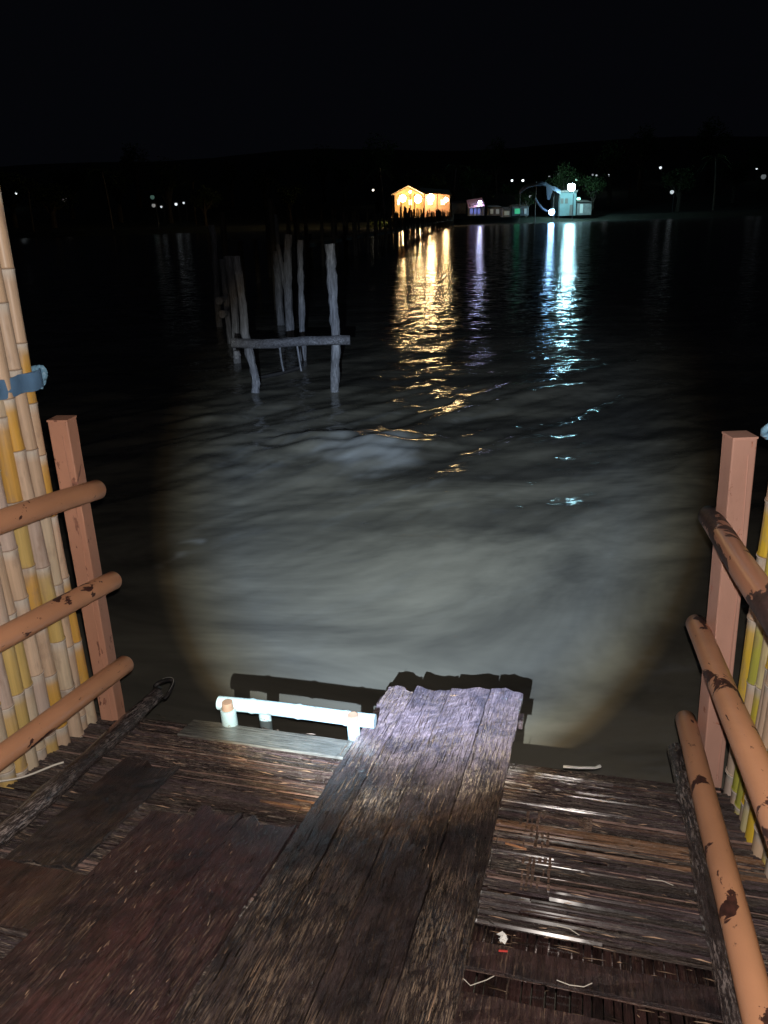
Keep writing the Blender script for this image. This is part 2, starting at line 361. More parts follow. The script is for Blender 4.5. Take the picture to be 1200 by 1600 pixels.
# ------------------------------------------------------------------ gangway deck
random.seed(3)
EDGE = lambda w_: 2.40+.035*w_ + .015*math.sin(w_*9)                   # ragged far end
deck = thing('bamboo_deck', 'dark wet floor of split bamboo slats sloping down to the water', 'deck', D(1.2, -.6, -.05), rot=GR)
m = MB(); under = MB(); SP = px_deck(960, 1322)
s = -.35
gaps = [(1.292, 1.385), (1.455, 1.535), (1.08, 1.20)]
while s < 2.55:
    wd = random.uniform(.0035, .0088)
    w0 = -1.98; row_gap = any(a < s+wd/2 < b for a, b in gaps)
    while w0 < .98:
        if row_gap and w0 > -.32 and w0 < .355: w0 = .36
        ln = random.uniform(.35, 1.6); w1 = min(w0+ln, .98+random.uniform(-.02, .02))
        if row_gap and w0 < -.3: w1 = min(w1, -.29)
        mid = (w0+w1)/2
        right = mid > -.3
        ingap = False
        over = s+wd > EDGE(mid)+random.uniform(-.03, .02)
        if not ingap and not over and random.random() > .02:
            z = random.uniform(-.005, .004); tl_ = random.uniform(-.005, .005); sk = random.uniform(-.012, .012) if random.random() < .4 else random.uniform(-.003, .003)
            q = random.random(); c = random.uniform(.45, 1.3)
            col = (c, c*random.uniform(.9, 1.05), c*random.uniform(.85, 1.1))
            if q > .965: col = (4.2, 3.7, 3.2)
            elif q > .90: col = (2.0, 1.6, 1.3)
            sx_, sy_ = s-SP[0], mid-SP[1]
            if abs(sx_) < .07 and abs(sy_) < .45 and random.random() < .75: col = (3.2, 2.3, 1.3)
            rg = random.choice((.0025, .004, .0055, .0065, .008)) if random.random() < .7 else .0015
            n_ = 4; vs = []
            for i in range(n_+1):
                f = i/n_; ww = w0+(w1-w0)*f+.0; dz = z+tl_*(f-.5)+random.uniform(-.001, .001); ss = s+sk*(f-.5)+random.uniform(-.001, .001)
                e = wd*(.35 if (i in (0, n_) and random.random() < .5) else .93)
                vs += [D(ss, ww, dz-.004), D(ss, ww, dz), D(ss+e*.6, ww, dz+rg*wd/.008), D(ss+e, ww, dz), D(ss+e, ww, dz-.004)]
            fs = [(i*5+k, i*5+k+1, (i+1)*5+k+1, (i+1)*5+k) for i in range(n_) for k in range(4)]
            m.add(vs, fs, col)
        w0 = w1+random.uniform(.001, .006)
    s += wd
m.build('bamboo_slats', M_SLAT, deck, frame=GF)
# layer of lengthwise splits below, seen through the gaps
w0 = -1.95
while w0 < .95:
    wd = random.uniform(.018, .034); c = random.uniform(.35, .9)
    under.box(D(1.0, w0+wd/2, -.022+random.uniform(-.003, .003)), TX*wd*.42, AX*1.36, NX*.004, (c, c*.85, c*.8)); w0 += wd
under.build('under_slats', M_BOARD_DARK, deck, frame=GF)
for s_, nm in ((2.30, 'joist'), (1.55, 'joist'), (.8, 'joist'), (.1, 'joist')):
    j = MB(); j.tube([D(s_, -2.0, -.085), D(s_, 1.0, -.085)], .05, 12); j.build(nm, M_POLE_DARK, deck, True, frame=GF)
for w_ in (-1.8, -.6, .8):
    for s_ in (2.22, .75):
        p = D(s_, w_, -.14); j = MB(); j.tube([p, (p[0], p[1], -1.9)], .055, 12); j.build('pile', M_POLE_DARK, deck, True, frame=GF)
for w_ in (-1.85, -1.0, -.1, .7):
    j = MB(); j.box(D(1.03, w_, -.036), TX*.03, AX*1.36, NX*.008); j.build('bearer', M_BOARD_DARK, deck, frame=GF)

random.seed(31)
for (xa, xb, ya, yb) in ((808, 862, 1268, 1325), (812, 862, 1340, 1392), (905, 925, 1280, 1300)):
    m = MB(); k_ = (xb-xa)/6
    for i in range(6):
        x_ = xa+k_*(i+.5); p_ = px_deck(x_, (ya+yb)/2, .004); l_ = abs(px_deck(x_, ya)[0]-px_deck(x_, yb)[0])/2
        c = random.uniform(2.2, 4.5)
        for j in range(5):
            if random.random() < .25: continue
            m.box(D(p_[0]-l_+l_*2*(j+.5)/5, p_[1]+random.uniform(-.002, .002), .0065+random.uniform(-.001, .0015)), TX*.0045*random.uniform(.5, 1.1), AX*l_/5*.9, NX*.0012, (c, c*.82, c*.6))
    m.build('woven_splints', M_SLAT, deck, frame=GF)
# wider crosswise planks nailed over the slats at the near right and near left
def plank(name, label, s0, s1, w0, w1, h, t, mat, group=None, parent=None, ns=10, nw=2, rag=.0, warp=.003, col=(1, 1, 1), cat='plank'):
    m = MB(); vs = []; ed = [random.uniform(-rag, rag) for _ in range(nw+1)]; ed0 = [random.uniform(-rag, rag) for _ in range(nw+1)]
    top = []; 
    for i in range(ns+1):
        for j in range(nw+1):
            f = i/ns; g = j/nw; ss = s0+ed0[j]+(s1+ed[j]-s0-ed0[j])*f; ww = w0+(w1-w0)*g+random.uniform(-1, 1)*.0015
            z = h+t+warp*random.uniform(-1, 1)
            top.append((ss, ww, z))
    vs = [D(*q) for q in top]+[D(q[0], q[1], h) for q in top]; k = len(top); W = nw+1
    fs = [(i*W+j, i*W+j+1, (i+1)*W+j+1, (i+1)*W+j) for i in range(ns) for j in range(nw)]
    fs += [tuple(q+k for q in f)[::-1] for f in fs]
    for i in range(ns):
        fs += [(i*W, (i+1)*W, (i+1)*W+k, i*W+k), (i*W+nw, i*W+nw+k, (i+1)*W+nw+k, (i+1)*W+nw)]
    for j in range(nw):
        fs += [(j, j+k, j+1+k, j+1), (ns*W+j, ns*W+j+1, ns*W+j+1+k, ns*W+j+k)]
    m.add(vs, fs, col); o = m.build(name, mat, parent, frame=GF, bevel=.0015)
    if label: tag(o, label, cat, group)
    return o
plank('cross_plank', 'dark crosswise plank at the lower right between two dark slots', 1.375, 1.462, -.28, .36, .001, .010, M_BOARD_DARK, 'crosswise planks over the gaps', None, 3, 8)
plank('cross_plank', 'dark crosswise plank at the bottom right edge of the photo', 1.20, 1.298, -.28, .35, .001, .011, M_BOARD_DARK, 'crosswise planks over the gaps', None, 3, 8)
plank('cross_plank', 'reddish crosswise plank in the bottom left corner of the deck', 1.20, 1.42, -1.66, -1.235, .003, .010, M_BOARD_DARK, 'crosswise planks over the gaps', None, 3, 8, col=(1.3, 1.1, .9))
plank('side_board', 'black long narrow board beside the left kerb pole', 1.43, 2.02, -1.50, -1.29, .004, .010, M_BOARD_DARK, 'loose boards along the left deck', None, 20, 5, .03, col=(.75, .85, .85))
bb = thing('side_board', 'broad dark red brown board of planks left of the middle board', 'plank', D(1.2, -1.0, .01), 'loose boards along the left deck', GR)
for k, (wa, wb, e_) in enumerate(((-1.235, -1.10, 1.76), (-1.097, -.955, 1.80), (-.952, -.775, 1.785))):
    plank('board_plank', None, .5, e_, wa, wb, .004, .012+.002*k, M_BOARD_DARK, None, bb, 40, 5, .022, .0016, col=((1.1, .95, .95), (1.35, 1.0, 1.0), (1.2, 1., 1.05))[k])

plank('edge_board', 'smooth pale grey wet board along the deck edge below the white ladder head', 2.245, 2.375, -1.42, -.77, .003, .010, M_EDGE, None, None, 2, 12, .0, .001, (1, 1, 1), 'plank')
# middle board: four worn planks under one load, running out over the water
mid = thing('gangboard', 'wide weathered wooden board of four planks reaching out over the water', 'gangboard', D(1.9, -.48, .02), rot=GR)
ws = [-.76, -.645, -.50, -.335, -.195]
ends = [2.865, 2.90, 2.95, 2.975]
for k in range(4):
    m = MB(); ns = 110; nw = 7; s0 = .55; top = []; cols = []
    a0, a1 = ws[k]+.002, ws[k+1]-.002
    ph = random.random()*50
    for i in range(ns+1):
        for j in range(nw+1):
            f = i/ns; g = j/nw; e = ends[k]+.018*math.sin(g*5+k*2)+random.uniform(-.008, .008)
            ss = s0+(e-s0)*f
            x_ = a0+(a1-a0)*g
            if 0 < j < nw: x_ += random.uniform(-.001, .001)
            else: x_ += .0018*math.sin(ss*23+k+j)+random.uniform(-.0008, .0008)
            z = .031+.004*float(perlin(np.array(ss*1.1+ph), np.array(x_*40)))+.0012*random.uniform(-1, 1)-.002*(2*g-1)**2
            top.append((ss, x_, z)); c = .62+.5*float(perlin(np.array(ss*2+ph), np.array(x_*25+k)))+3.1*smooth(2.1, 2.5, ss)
            cols.append((c, c*(1+.10*smooth(1.95, 2.6, ss)), c*(1+.30*smooth(1.95, 2.6, ss))))  # far end: torch highlight painted into the plank colour, brighter and bluer
    kk = len(top); W = nw+1
    vs = [D(*q) for q in top]+[D(q[0], q[1], .008) for q in top]
    fs = [(i*W+j, i*W+j+1, (i+1)*W+j+1, (i+1)*W+j) for i in range(ns) for j in range(nw)]
    fs += [tuple(q+kk for q in f)[::-1] for f in fs]
    for i in range(ns): fs += [(i*W, (i+1)*W, (i+1)*W+kk, i*W+kk), (i*W+nw, i*W+nw+kk, (i+1)*W+nw+kk, (i+1)*W+nw)]
    for j in range(nw): fs += [(j, j+kk, j+1+kk, j+1), (ns*W+j, ns*W+j+1, ns*W+j+1+kk, ns*W+j+kk)]
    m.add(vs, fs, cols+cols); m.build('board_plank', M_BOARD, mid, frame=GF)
m = MB(); m.box(D(2.78, -.48, -.012), TX*.30, AX*.035, NX*.018); m.build('cleat', M_BOARD_DARK, mid, frame=GF)

# kerb poles: black wet poles along both sides
def kerb(pa, pb, label, curl):
    m = MB(); n_ = 26; pts = []; rad = []
    for i in range(n_+1):
        f = i/n_; s_ = pa[0]+(pb[0]-pa[0])*f; w_ = pa[1]+(pb[1]-pa[1])*f
        pts.append(D(s_, w_+.006*math.sin(f*9), .030+.004*math.sin(f*7))); rad.append(.031*(1+.10*math.sin(f*31)+.05*random.uniform(-1, 1)))
    m.tube(pts, rad, 14, jit=.06); o = m.build('kerb_pole', M_POLE_DARK, None, True, frame=GF)
    tag(o, label, 'pole', 'black poles lying along the deck sides'); return o
kerb((.2, -1.44), (2.50, -1.655), 'wet black pole lying along the left side of the deck', 1)
kerb((.2, .405), (2.60, .375), 'wet black pole lying along the right side of the deck', 0)
# rubber strap looped round the left kerb pole's tip, with a pale cord in it
m = MB(); c0 = D(2.53, -1.655, .05); pts = []
for i in range(23):
    a = -1.2+i/22*4.6; pts.append(c0+TX*(.03*math.cos(a)+.02)+NX*.035*math.sin(a)+AX*.03*math.sin(a*2))
m.tube(pts, .009, 8); o = m.build('rubber_loop', M_BLACKSTRAP, None, True); tag(o, 'black rubber loop round the tip of the left kerb pole', 'strap')
m = MB(); m.tube([q+Vector((.004, 0, .012)) for q in pts[4:15]], .0014, 6); tag(m.build('wire', M_WIRE, None, True), 'thin grey wire curled over the black rubber loop', 'wire')
m = MB(); pts = []
a_, b_ = px_deck(-60, 1245, .03), px_deck(100, 1200, .05)
for i in range(17):
    f = i/16; pts.append(D(a_[0]+(b_[0]-a_[0])*f, a_[1]+(b_[1]-a_[1])*f, .045+.02*f+.006*math.sin(f*8)))
m.tube(pts, .0035, 6); tag(m.build('cord', M_CORD, None, True), 'pale cord lying below the left bamboo screen', 'cord')

# ------------------------------------------------------------------ posts and pipe rails
def square_post(name, base, top_z, half, mat, label, yaw=0., lean=0.):
    c, s_ = math.cos(yaw), math.sin(yaw); X = Vector((c, s_, 0))*half; Y = Vector((-s_, c, 0))*half
    fr = Matrix.Translation(Vector(base)) @ Matrix.Rotation(yaw, 4, 'Z'); LN = Vector((lean, 0, 0))
    t = thing(name, label, 'post', base, 'painted square posts at the end of the gangway', fr.to_3x3())
    m = MB(); h = (top_z-base[2]+.35)/2; m.box(Vector(base)+Vector((0, 0, h-.35))+LN*.5, X, Y, Vector((0, 0, h))+LN*.65)
    m.build('post_tube', mat, t, bevel=.004, frame=fr)
    m = MB(); m.box(Vector(base)+Vector((0, 0, 2*h-.35+.002))+LN*1.15, X*1.03, Y*1.03, Vector((0, 0, .003))); m.build('top_cap', mat, t, frame=fr)
    m = MB(); q = Vector(base)+X*.35-Y*1.01; m.tube([q+Vector((0, 0, 2*h-.40))+LN*1.1, q+Vector((.002, 0, h))+LN*.62, q+Vector((0, 0, -.02))], .0022, 6)
    m.build('weld_seam', mat, t, True, frame=fr)
    return t
YAW = math.atan2(-TX[1], TX[0])
bl = D(2.33, -1.745, 0); zt = up_to(bl, 655)
square_post('square_post', bl, zt, .035, M_POST, 'brown square steel post beside the left bamboo screen', math.radians(-6))
br = D(2.56, .492, 0); zr = up_to(br, 680)
square_post('square_post', br, zr, .037, M_POST_PINK, 'pink square steel post beside the right bamboo screen', math.radians(2), -.045)
def rail(x, y, w_, rad, mat, label, xe=None, ye=None, ln=2.3):
    p = px_side(x, y, w_); d = -AX
    if xe is not None:
        q = px_side(xe, ye, w_); d = (q-p).normalized()
    m = MB(); pts = [p+d*ln*i/30+Vector((0, 0, .002*math.sin(i*.6))) for i in range(31)]
    rads = [rad*.86]+[rad]*30; pts = [p-d*.006]+pts[0:]; rads = [rad*.9]+[rad]*31
    fr = Matrix.Translation(p) @ GR.to_4x4()
    m.tube(pts, rads, 24); o = m.build('rail_pipe', mat, None, True, frame=fr)
    tag(o, label, 'rail', 'painted pipe rails along the gangway'); return o
WL = -1.64
rail(152, 765, WL, .035, M_PIPE, 'topmost left pipe rail, rust flaking along its upper side', -10, 818)
rail(177, 907, WL, .035, M_PIPE, 'middle pipe rail of the left three', -10, 1003)
rail(196, 1038, WL, .035, M_PIPE, 'lowest left pipe rail just above the black kerb pole', -10, 1190)
WR = .40
rail(1108, 806, WR, .035, M_PIPE_WORN, 'topmost right pipe rail, mostly flaked to dark rust', 1200, 945)
rail(1088, 975, WR, .035, M_PIPE, 'middle pipe rail of the right three', 1200, 1245)
rail(1071, 1124, WR, .035, M_PIPE, 'lowest right pipe rail with large rust flakes, nearest the deck', 1190, 1600)

# ------------------------------------------------------------------ bamboo screens
TAN = [(.62, .46, .33), (.66, .50, .37), (.58, .46, .37), (.66, .48, .33), (.56, .45, .39), (.64, .53, .39)]
YEL = [(.66, .38, .08), (.62, .36, .09), (.64, .44, .16), (.60, .44, .16)]
YELR = [(.72, .50, .05), (.62, .52, .06), (.74, .58, .16), (.44, .44, .08), (.70, .62, .34)]
def bamboo_pole(base, topz, r0, parent, fr, lean=(0, 0), yel=.25, YEL=YEL):
    m = MB(); z = base[2]-.02; pts = []; rad = []; cols = []
    zz = 0; L = topz-z; nxt = random.uniform(.04, .2); cur = random.choice(YEL if random.random() < yel else TAN); r = r0
    ph = random.random()*6
    def P(h): return Vector((base[0]+lean[0]*h+.004*math.sin(h*3+ph), base[1]+lean[1]*h+.004*math.cos(h*2.3+ph), z+h))
    h = 0.
    while h < L:
        e = min(nxt, L); seg = e-h
        steps = max(2, int(seg/.035)); new = random.choice(YEL if random.random() < yel else TAN)
        for i in range(steps):
            f = i/steps; k = smooth(.55, 1., f)
            c = tuple(cur[q]*(1-.35*k)+TAN[2][q]*.35*k for q in range(3))
            pts.append(P(h+seg*f*.965+.004)); rad.append(r*(1-.02*math.sin(f*PI))); cols.append(c)
        w_ = (.74, .68, .60)
        pts += [P(e-.007), P(e-.003), P(e), P(e+.003)]; rad += [r*1.01, r*1.085, r*1.0, r*1.06]
        cols += [w_, w_, (.28, .20, .15), new]
        h = e; cur = new; nxt = e+random.uniform(.17, .30); r *= .995
    m.tube(pts, rad, 14, cols=cols); return m.build('bamboo_pole', M_BAMBOO, parent, True, frame=fr)
random.seed(11)
def screen(label, s_list, w_, topz, yel):
    b0 = D(s_list[0], (w_(s_list[0]) if callable(w_) else w_), 0); fr = Matrix.Translation(b0)
    t = thing('bamboo_screen', label, 'bamboo screen', b0, 'bamboo screens beside the gangway')
    for k, s_ in enumerate(s_list):
        r = random.uniform(.025, .035); off = random.uniform(-.012, .012)
        base = D(s_, (w_(s_) if callable(w_) else w_)+off, -.01+random.uniform(-.02, .01)); frp = Matrix.Translation(base)
        bamboo_pole(base, topz+random.uniform(-.1, .15), r, t, frp, (random.uniform(-.006, .006), random.uniform(-.012, .012)), yel, YELR if callable(w_) else YEL)
    return t
sl = [2.27]; 
while sl[-1] > .9: sl.append(sl[-1]-random.uniform(.054, .066))
scl = screen('tall screen of upright tan and yellow bamboo poles left of the gangway', sl, -1.80, 3.4, .30)
for s_ in sl[1::2]:
    base = D(s_+.02, -1.85, 0); bamboo_pole(base, 3.3, .027, scl, Matrix.Translation(base), (0, 0), .3)
sr = [2.40]; WRB = lambda q: .535+(2.40-q)*.13
while sr[-1] > 1.0: sr.append(sr[-1]-random.uniform(.05, .06))
scr = screen('screen of upright yellow and pale bamboo poles right of the gangway', sr, WRB, 2.6, .60)
for s_ in sr[1::2]:
    base = D(s_+.02, WRB(s_)+.05, 0); bamboo_pole(base, 2.5, .027, scr, Matrix.Translation(base), (0, 0), .6, YELR)

def band(side, ypx, xpx, w_, s_hi, s_lo, label, klabel):
    """rubber strip tied round the poles: runs along the face of the screen and round its far edge"""
    sg = 1 if side == 'L' else -1
    p = px_side(xpx, ypx, w_+sg*.035); z0 = p[2]
    m = MB(); path = []
    e = D(s_hi, w_, 0)
    for i in range(40):
        f = i/39; s_ = s_lo+(s_hi-s_lo)*f; q = D(s_, w_+sg*(.036+.004*math.sin(f*60)), 0); path.append(Vector((q[0], q[1], z0+.012*math.sin(f*3+1)-(s_hi-s_)*.02)))
    for i in range(1, 7):
        a = i/6*PI; q = D(s_hi+.036*math.sin(a), w_+sg*.036*math.cos(a), 0); path.append(Vector((q[0], q[1], z0+.012*math.sin(4))))
    hh = .030; vs = []; fs = []
    for i, q in enumerate(path):
        tw = .003*math.sin(i*1.3)
        for k, (dz, o) in enumerate(((-hh, 0), (-hh*.3, .002), (hh*.3, .001), (hh, 0))):
            out = TX*sg if i < 40 else AX
            vs.append(q+Vector((0, 0, dz+tw))+out*o)
        for k, dz in enumerate((hh, -hh)): vs.append(q+Vector((0, 0, dz))-(TX*sg if i < 40 else AX)*.004)
    n_ = 6
    for i in range(len(path)-1):
        for k in range(n_): fs.append((i*n_+k, i*n_+(k+1) % n_, (i+1)*n_+(k+1) % n_, (i+1)*n_+k))
    m.add(vs, fs); 
    t = thing('rubber_band', label, 'band', D(s_hi, w_, 0)*0+path[39], 'blue rubber bands round the bamboo screens')
    m.build('strip', M_BAND, t, True)
    # knot with loops
    k0 = path[42]+(Vector((0, 0, 0)) if side == 'L' else -TX*.035); k = MB()
    for (ax, sc, of) in (((1, .3, .8), .026, Vector((0, 0, .008))), ((.3, 1, .5), .022, Vector((.01, 0, -.012))), ((.6, .2, 1), .020, Vector((.012, 0, .012)))):
        pts = []
        for i in range(13):
            a = i/12*2*PI; pts.append(k0+of+Vector((ax[0]*sc*math.cos(a), .3*sc*math.sin(2*a), ax[2]*sc*math.sin(a))))
        k.tube(pts, .010, 8, caps=False, jit=.15)
    k.tube([k0+Vector((0, -.005, .01)), k0+Vector((.014, -.01, -.02)), k0+Vector((.01, -.012, -.038))], [.012, .009, .006], 8)
    o = k.build('knot', M_KNOT, t, True); o['label'] = klabel
band('L', 590, 55, -1.80, 2.28, 1.3, 'blue rubber band tied round the left bamboo screen', 'light blue knot')
band('R', 655, 1196, .545, 2.40, 1.6, 'blue rubber band tied round the right bamboo screen', 'light blue knot')

# ------------------------------------------------------------------ ladder head at the deck's edge
lad = thing('boarding_ladder', 'white painted bamboo ladder head standing above the far deck edge', 'ladder', D(2.50, -1.05, -.3))
hb = .085
s1, w1 = px_deck(342, 1098, hb); s2, w2 = px_deck(586, 1126, hb)
pa, pb = D(s1, w1, hb), D(s2, w2, hb)
m = MB(); pts = []; rad = []
for i in range(41):
    f = i/40; pts.append(pa.lerp(pb, f)+Vector((0, 0, .003*math.sin(f*5)))); rad.append(.027*(1.12 if i in (9, 21, 33) else 1))
m.tube(pts, rad, 18); m.build('top_rung', M_WHITE, lad, True)
for (xt, yt) in ((358, 1104), (553, 1124)):
    s_, w_ = px_deck(xt, yt, hb); p = D(s_-.012, w_, hb)
    m = MB(); m.tube([p+Vector((0, 0, -.004)), p+Vector((.01, 0, -.3)), (p[0]+.02, p[1]+.02, -1.2)], (.030 if xt < 400 else .024), 16, jit=.02); st_ = m.build('stile', M_WHITE, lad, True)
    m = MB(); m.tube([p+Vector((0, 0, -.01)), p+Vector((0, 0, .026))], [.024, .020], 16); m.build('stile_end', M_PEG, st_, True)
for dz in (-.33, -.68):
    m = MB(); m.tube([pa+Vector((0, .03, dz)), pb+Vector((0, .03, dz))], .022, 12); m.build('rung', M_WHITE, lad, True)
s_, w_ = px_deck(386, 1100, .02); p = D(s_+.10, w_+.03, -.02)
m = MB(); m.tube([p, (p[0]+.02, p[1]+.05, -1.2)], .026, 12); m.build('brace', M_WHITE, lad, True)

# ------------------------------------------------------------------ litter on the deck
def strip(name, mat, pxs, h, r, label, cat, group=None, flat=False):
    m = MB(); pts = [D(*px_deck(x, y, h), h+random.uniform(0, .004)) for x, y in pxs]; m.tube(pts, r, 6)
    tag(m.build(name, mat, None, True), label, cat, group)
strip('straw', M_STRAW, [(790, 1318), (803, 1323), (822, 1329)], .010, .0035, 'orange straw lying right of the middle board', 'straw')
strip('stick', M_SCRAP, [(880, 1199), (905, 1201), (930, 1200), (938, 1198)], .012, .005, 'white stick on the far edge of the deck', 'stick')
m = MB(); c_ = D(*px_deck(787, 1464, .012), .012)
for i in range(5):
    a = TX*(.006+.004*i)*random.uniform(.3, 1)+AX*.006*random.uniform(-1, 1); b_ = AX*.010+NX*.010*random.uniform(-1, 1)
    cc = c_+TX*random.uniform(-.008, .008)+AX*random.uniform(-.012, .012); m.add([cc-a, cc+a*.4-b_, cc+a, cc+b_+NX*.006], [(0, 1, 2, 3)])
o = m.build('plastic_scrap', M_SCRAP, None); so = o.modifiers.new('t', 'SOLIDIFY'); so.thickness = .001; tag(o, 'crumpled white plastic scrap beside the middle board', 'scrap')
strip('red_scrap', M_RED, [(779, 1487), (793, 1488)], .014, .0025, 'small red scrap on the dark crosswise plank', 'scrap')
fib = [([(870, 1532), (890, 1540), (912, 1543), (925, 1538)], 'curled pale fibre in the dark slot at the lower right'),
       ([(722, 1528), (735, 1540), (760, 1532), (772, 1526)], 'looped pale fibre against the middle board at the bottom'),
       ([(262, 1292), (300, 1296), (345, 1298), (380, 1303)], 'frayed pale fibre along the far end of the broad board'),
       ([(870, 1447), (890, 1452), (905, 1462)], 'thin bent fibre above the dark slot at the lower right'),
       ([(1010, 1375), (1035, 1378), (1052, 1385)], 'thin pale fibre near the right kerb pole')]
for p_, l_ in fib: strip('fibre', M_CORD, p_, .013, .0011, l_, 'fibre', 'pale fibres on the deck')
# loose splinters: too many to count
random.seed(5); m = MB()
for i in range(3000):
    s_ = random.uniform(1.0, 2.40); w_ = random.uniform(-1.62, .38)
    if i > 1500: w_ = random.uniform(-.74, -.21); s_ = random.uniform(.95, 2.8)
    if -.80 < w_ < -.17: h = .0355; d = AX*random.uniform(.01, .11)+TX*random.uniform(-.004, .004)
    elif w_ < -.76 and w_ > -1.22 and s_ < 1.79: h = .020; d = AX*random.uniform(.005, .03)+TX*random.uniform(-.004, .004)
    else: h = .005; d = TX*random.uniform(.006, .06)*random.choice((1, -1))+AX*random.uniform(-.006, .006)
    c = random.choice((.08, .15, .6, 1., 1.5, 2.5, 4.0))*random.uniform(.7, 1.2)
    msk_ = float(perlin(np.array(s_*2.6+7), np.array(w_*9.+3)))
    if c > 1.2 and msk_ < .08 and h > .03: continue
    if h > .03: c *= .75
    p = D(s_, w_, h); lf = NX*random.uniform(0, .004)
    nn_ = d.cross(NX).normalized()*random.uniform(.0004, .0013)
    m.add([p-nn_, p+nn_, p+d+lf+nn_*.3, p+d+lf-nn_*.3, p+d*.5+lf+NX*.0015], [(0, 4, 1), (1, 4, 2), (2, 4, 3), (3, 4, 0)], (c*1.1, c, c*.9))
tag(m.build('splinters', wet_wood('pale_splinters', (.09, .066, .05), (1, 1, 1), (.5, .4, .3), .6, .2, (.25, .5)), None, frame=GF), 'loose splinters scattered over the wet deck', 'splinters', kind='stuff')

# ------------------------------------------------------------------ ruined footbridge in the beam
M_OLD = wet_wood('weathered_bridge_post', (.145, .15, .175), (9, 9, .8), (.34, .36, .40), .55, 1., (.6, .85), 3., .6)
M_OLDB = wet_wood('stained_crossbeam_wood', (.085, .085, .10), (4, 4, 4), (.30, .31, .35), .55, 1., (.6, .85), 3., 1.)
M_OLDD = simple('dark_rotten_timber', (.006, .005, .006), .8, .4, 8., .6)
fbm = thing('ruined_footbridge', 'ruined footbridge of leaning grey posts standing in the river current', 'footbridge', at_z(460, 615))
def crooked(parent, pxs, Y, r, name='post', mat=M_OLD, n=9, deep=True):
    """a crooked round timber through the given picture points at distance Y"""
    m = MB(); P = [at(x, y, Y) for x, y in pxs]
    if deep: P.append(Vector((P[-1][0], P[-1][1], -1.5)))
    pts = []; rad = []
    for i in range(len(P)-1):
        for k in range(5):
            f = k/5; pts.append(P[i].lerp(P[i+1], f)+Vector((random.uniform(-1, 1)*r*.06, 0, 0))); rad.append(r*random.uniform(.86, 1.1))
    pts.append(P[-1]); rad.append(r)
    m.tube(pts, rad, n, jit=.10); return m.build(name, mat, parent, True, frame=Matrix.Translation(P[0]))
Y1 = 10.95
crooked(fbm, [(368, 400), (376, 450), (383, 520), (392, 560), (400, 595), (399, 622)], Y1, .060)
crooked(fbm, [(515, 381), (518, 430), (521, 480), (525, 530), (524, 580), (523, 612)], Y1, .066)
crooked(fbm, [(362, 536), (420, 537), (470, 533), (547, 531)], Y1-.10, .062, 'crossbeam', M_OLDB, deep=False)
crooked(fbm, [(369, 548), (371, 560)], Y1-.05, .05, 'broken_peg', deep=False)
for xx in (440, 468):
    crooked(fbm, [(xx-4, 537), (xx, 565), (xx+3, 580)], Y1, .012, 'hanging_stick', deep=False)
crooked(fbm, [(405, 590), (440, 583), (470, 574)], Y1+1.2, .03, 'fallen_rail', M_OLDD, deep=False)
Y2 = 13.7
crooked(fbm, [(355, 400), (362, 440), (366, 478), (370, 560)], Y2, .070)
crooked(fbm, [(469, 375), (470, 430), (471, 473), (474, 560)], Y2, .052)
crooked(fbm, [(347, 405), (352, 458), (358, 520)], Y2+2.2, .060)
crooked(fbm, [(450, 366), (449, 420), (450, 455), (453, 520)], Y2+2.2, .085)
crooked(fbm, [(434, 382), (441, 420), (447, 455)], Y2+2.4, .045)
crooked(fbm, [(432, 392), (434, 425), (438, 500)], Y2+5, .09)
crooked(fbm, [(330, 352), (334, 372), (340, 480)], Y2+5, .07)
crooked(fbm, [(430, 335), (433, 366), (436, 470)], Y2+9, .07)
for (xx, yy) in ((342, 470), (347, 491)):
    p = at(xx, yy, Y2-.8); m = MB(); m.tube([p, p+Vector((.03, .14, 0))], [.062, .058], 10); m.build('log_end', M_OLD, fbm, True, frame=Matrix.Translation(p))
# the sagging deck behind the first crossbeam
m = MB(); random.seed(9)
for i in range(60):
    f = i/60; Y = Y1+.15+f*5.5; xl = 388-40*f; xr = 522-62*f
    if random.random() < .93: continue
    zc = .66+.10*math.sin(i*.7)*random.random()
    a_ = at(xl, 500, Y); b_ = at(xr, 500, Y); a_ = Vector((a_[0]-random.uniform(0, .15), Y, zc+random.uniform(-.06, .03))); b_ = Vector((b_[0]+random.uniform(-.3, .1), Y+random.uniform(-.05, .05), zc+random.uniform(-.06, .03)))
    mm = (a_+b_)/2; X = (b_-a_)/2; m = MB(); m.box(mm, X, Vector((0, .036, random.uniform(-.008, .008))), Vector((0, 0, .012))); m.build('deck_board', M_OLDD, fbm, frame=Matrix.Translation(mm))

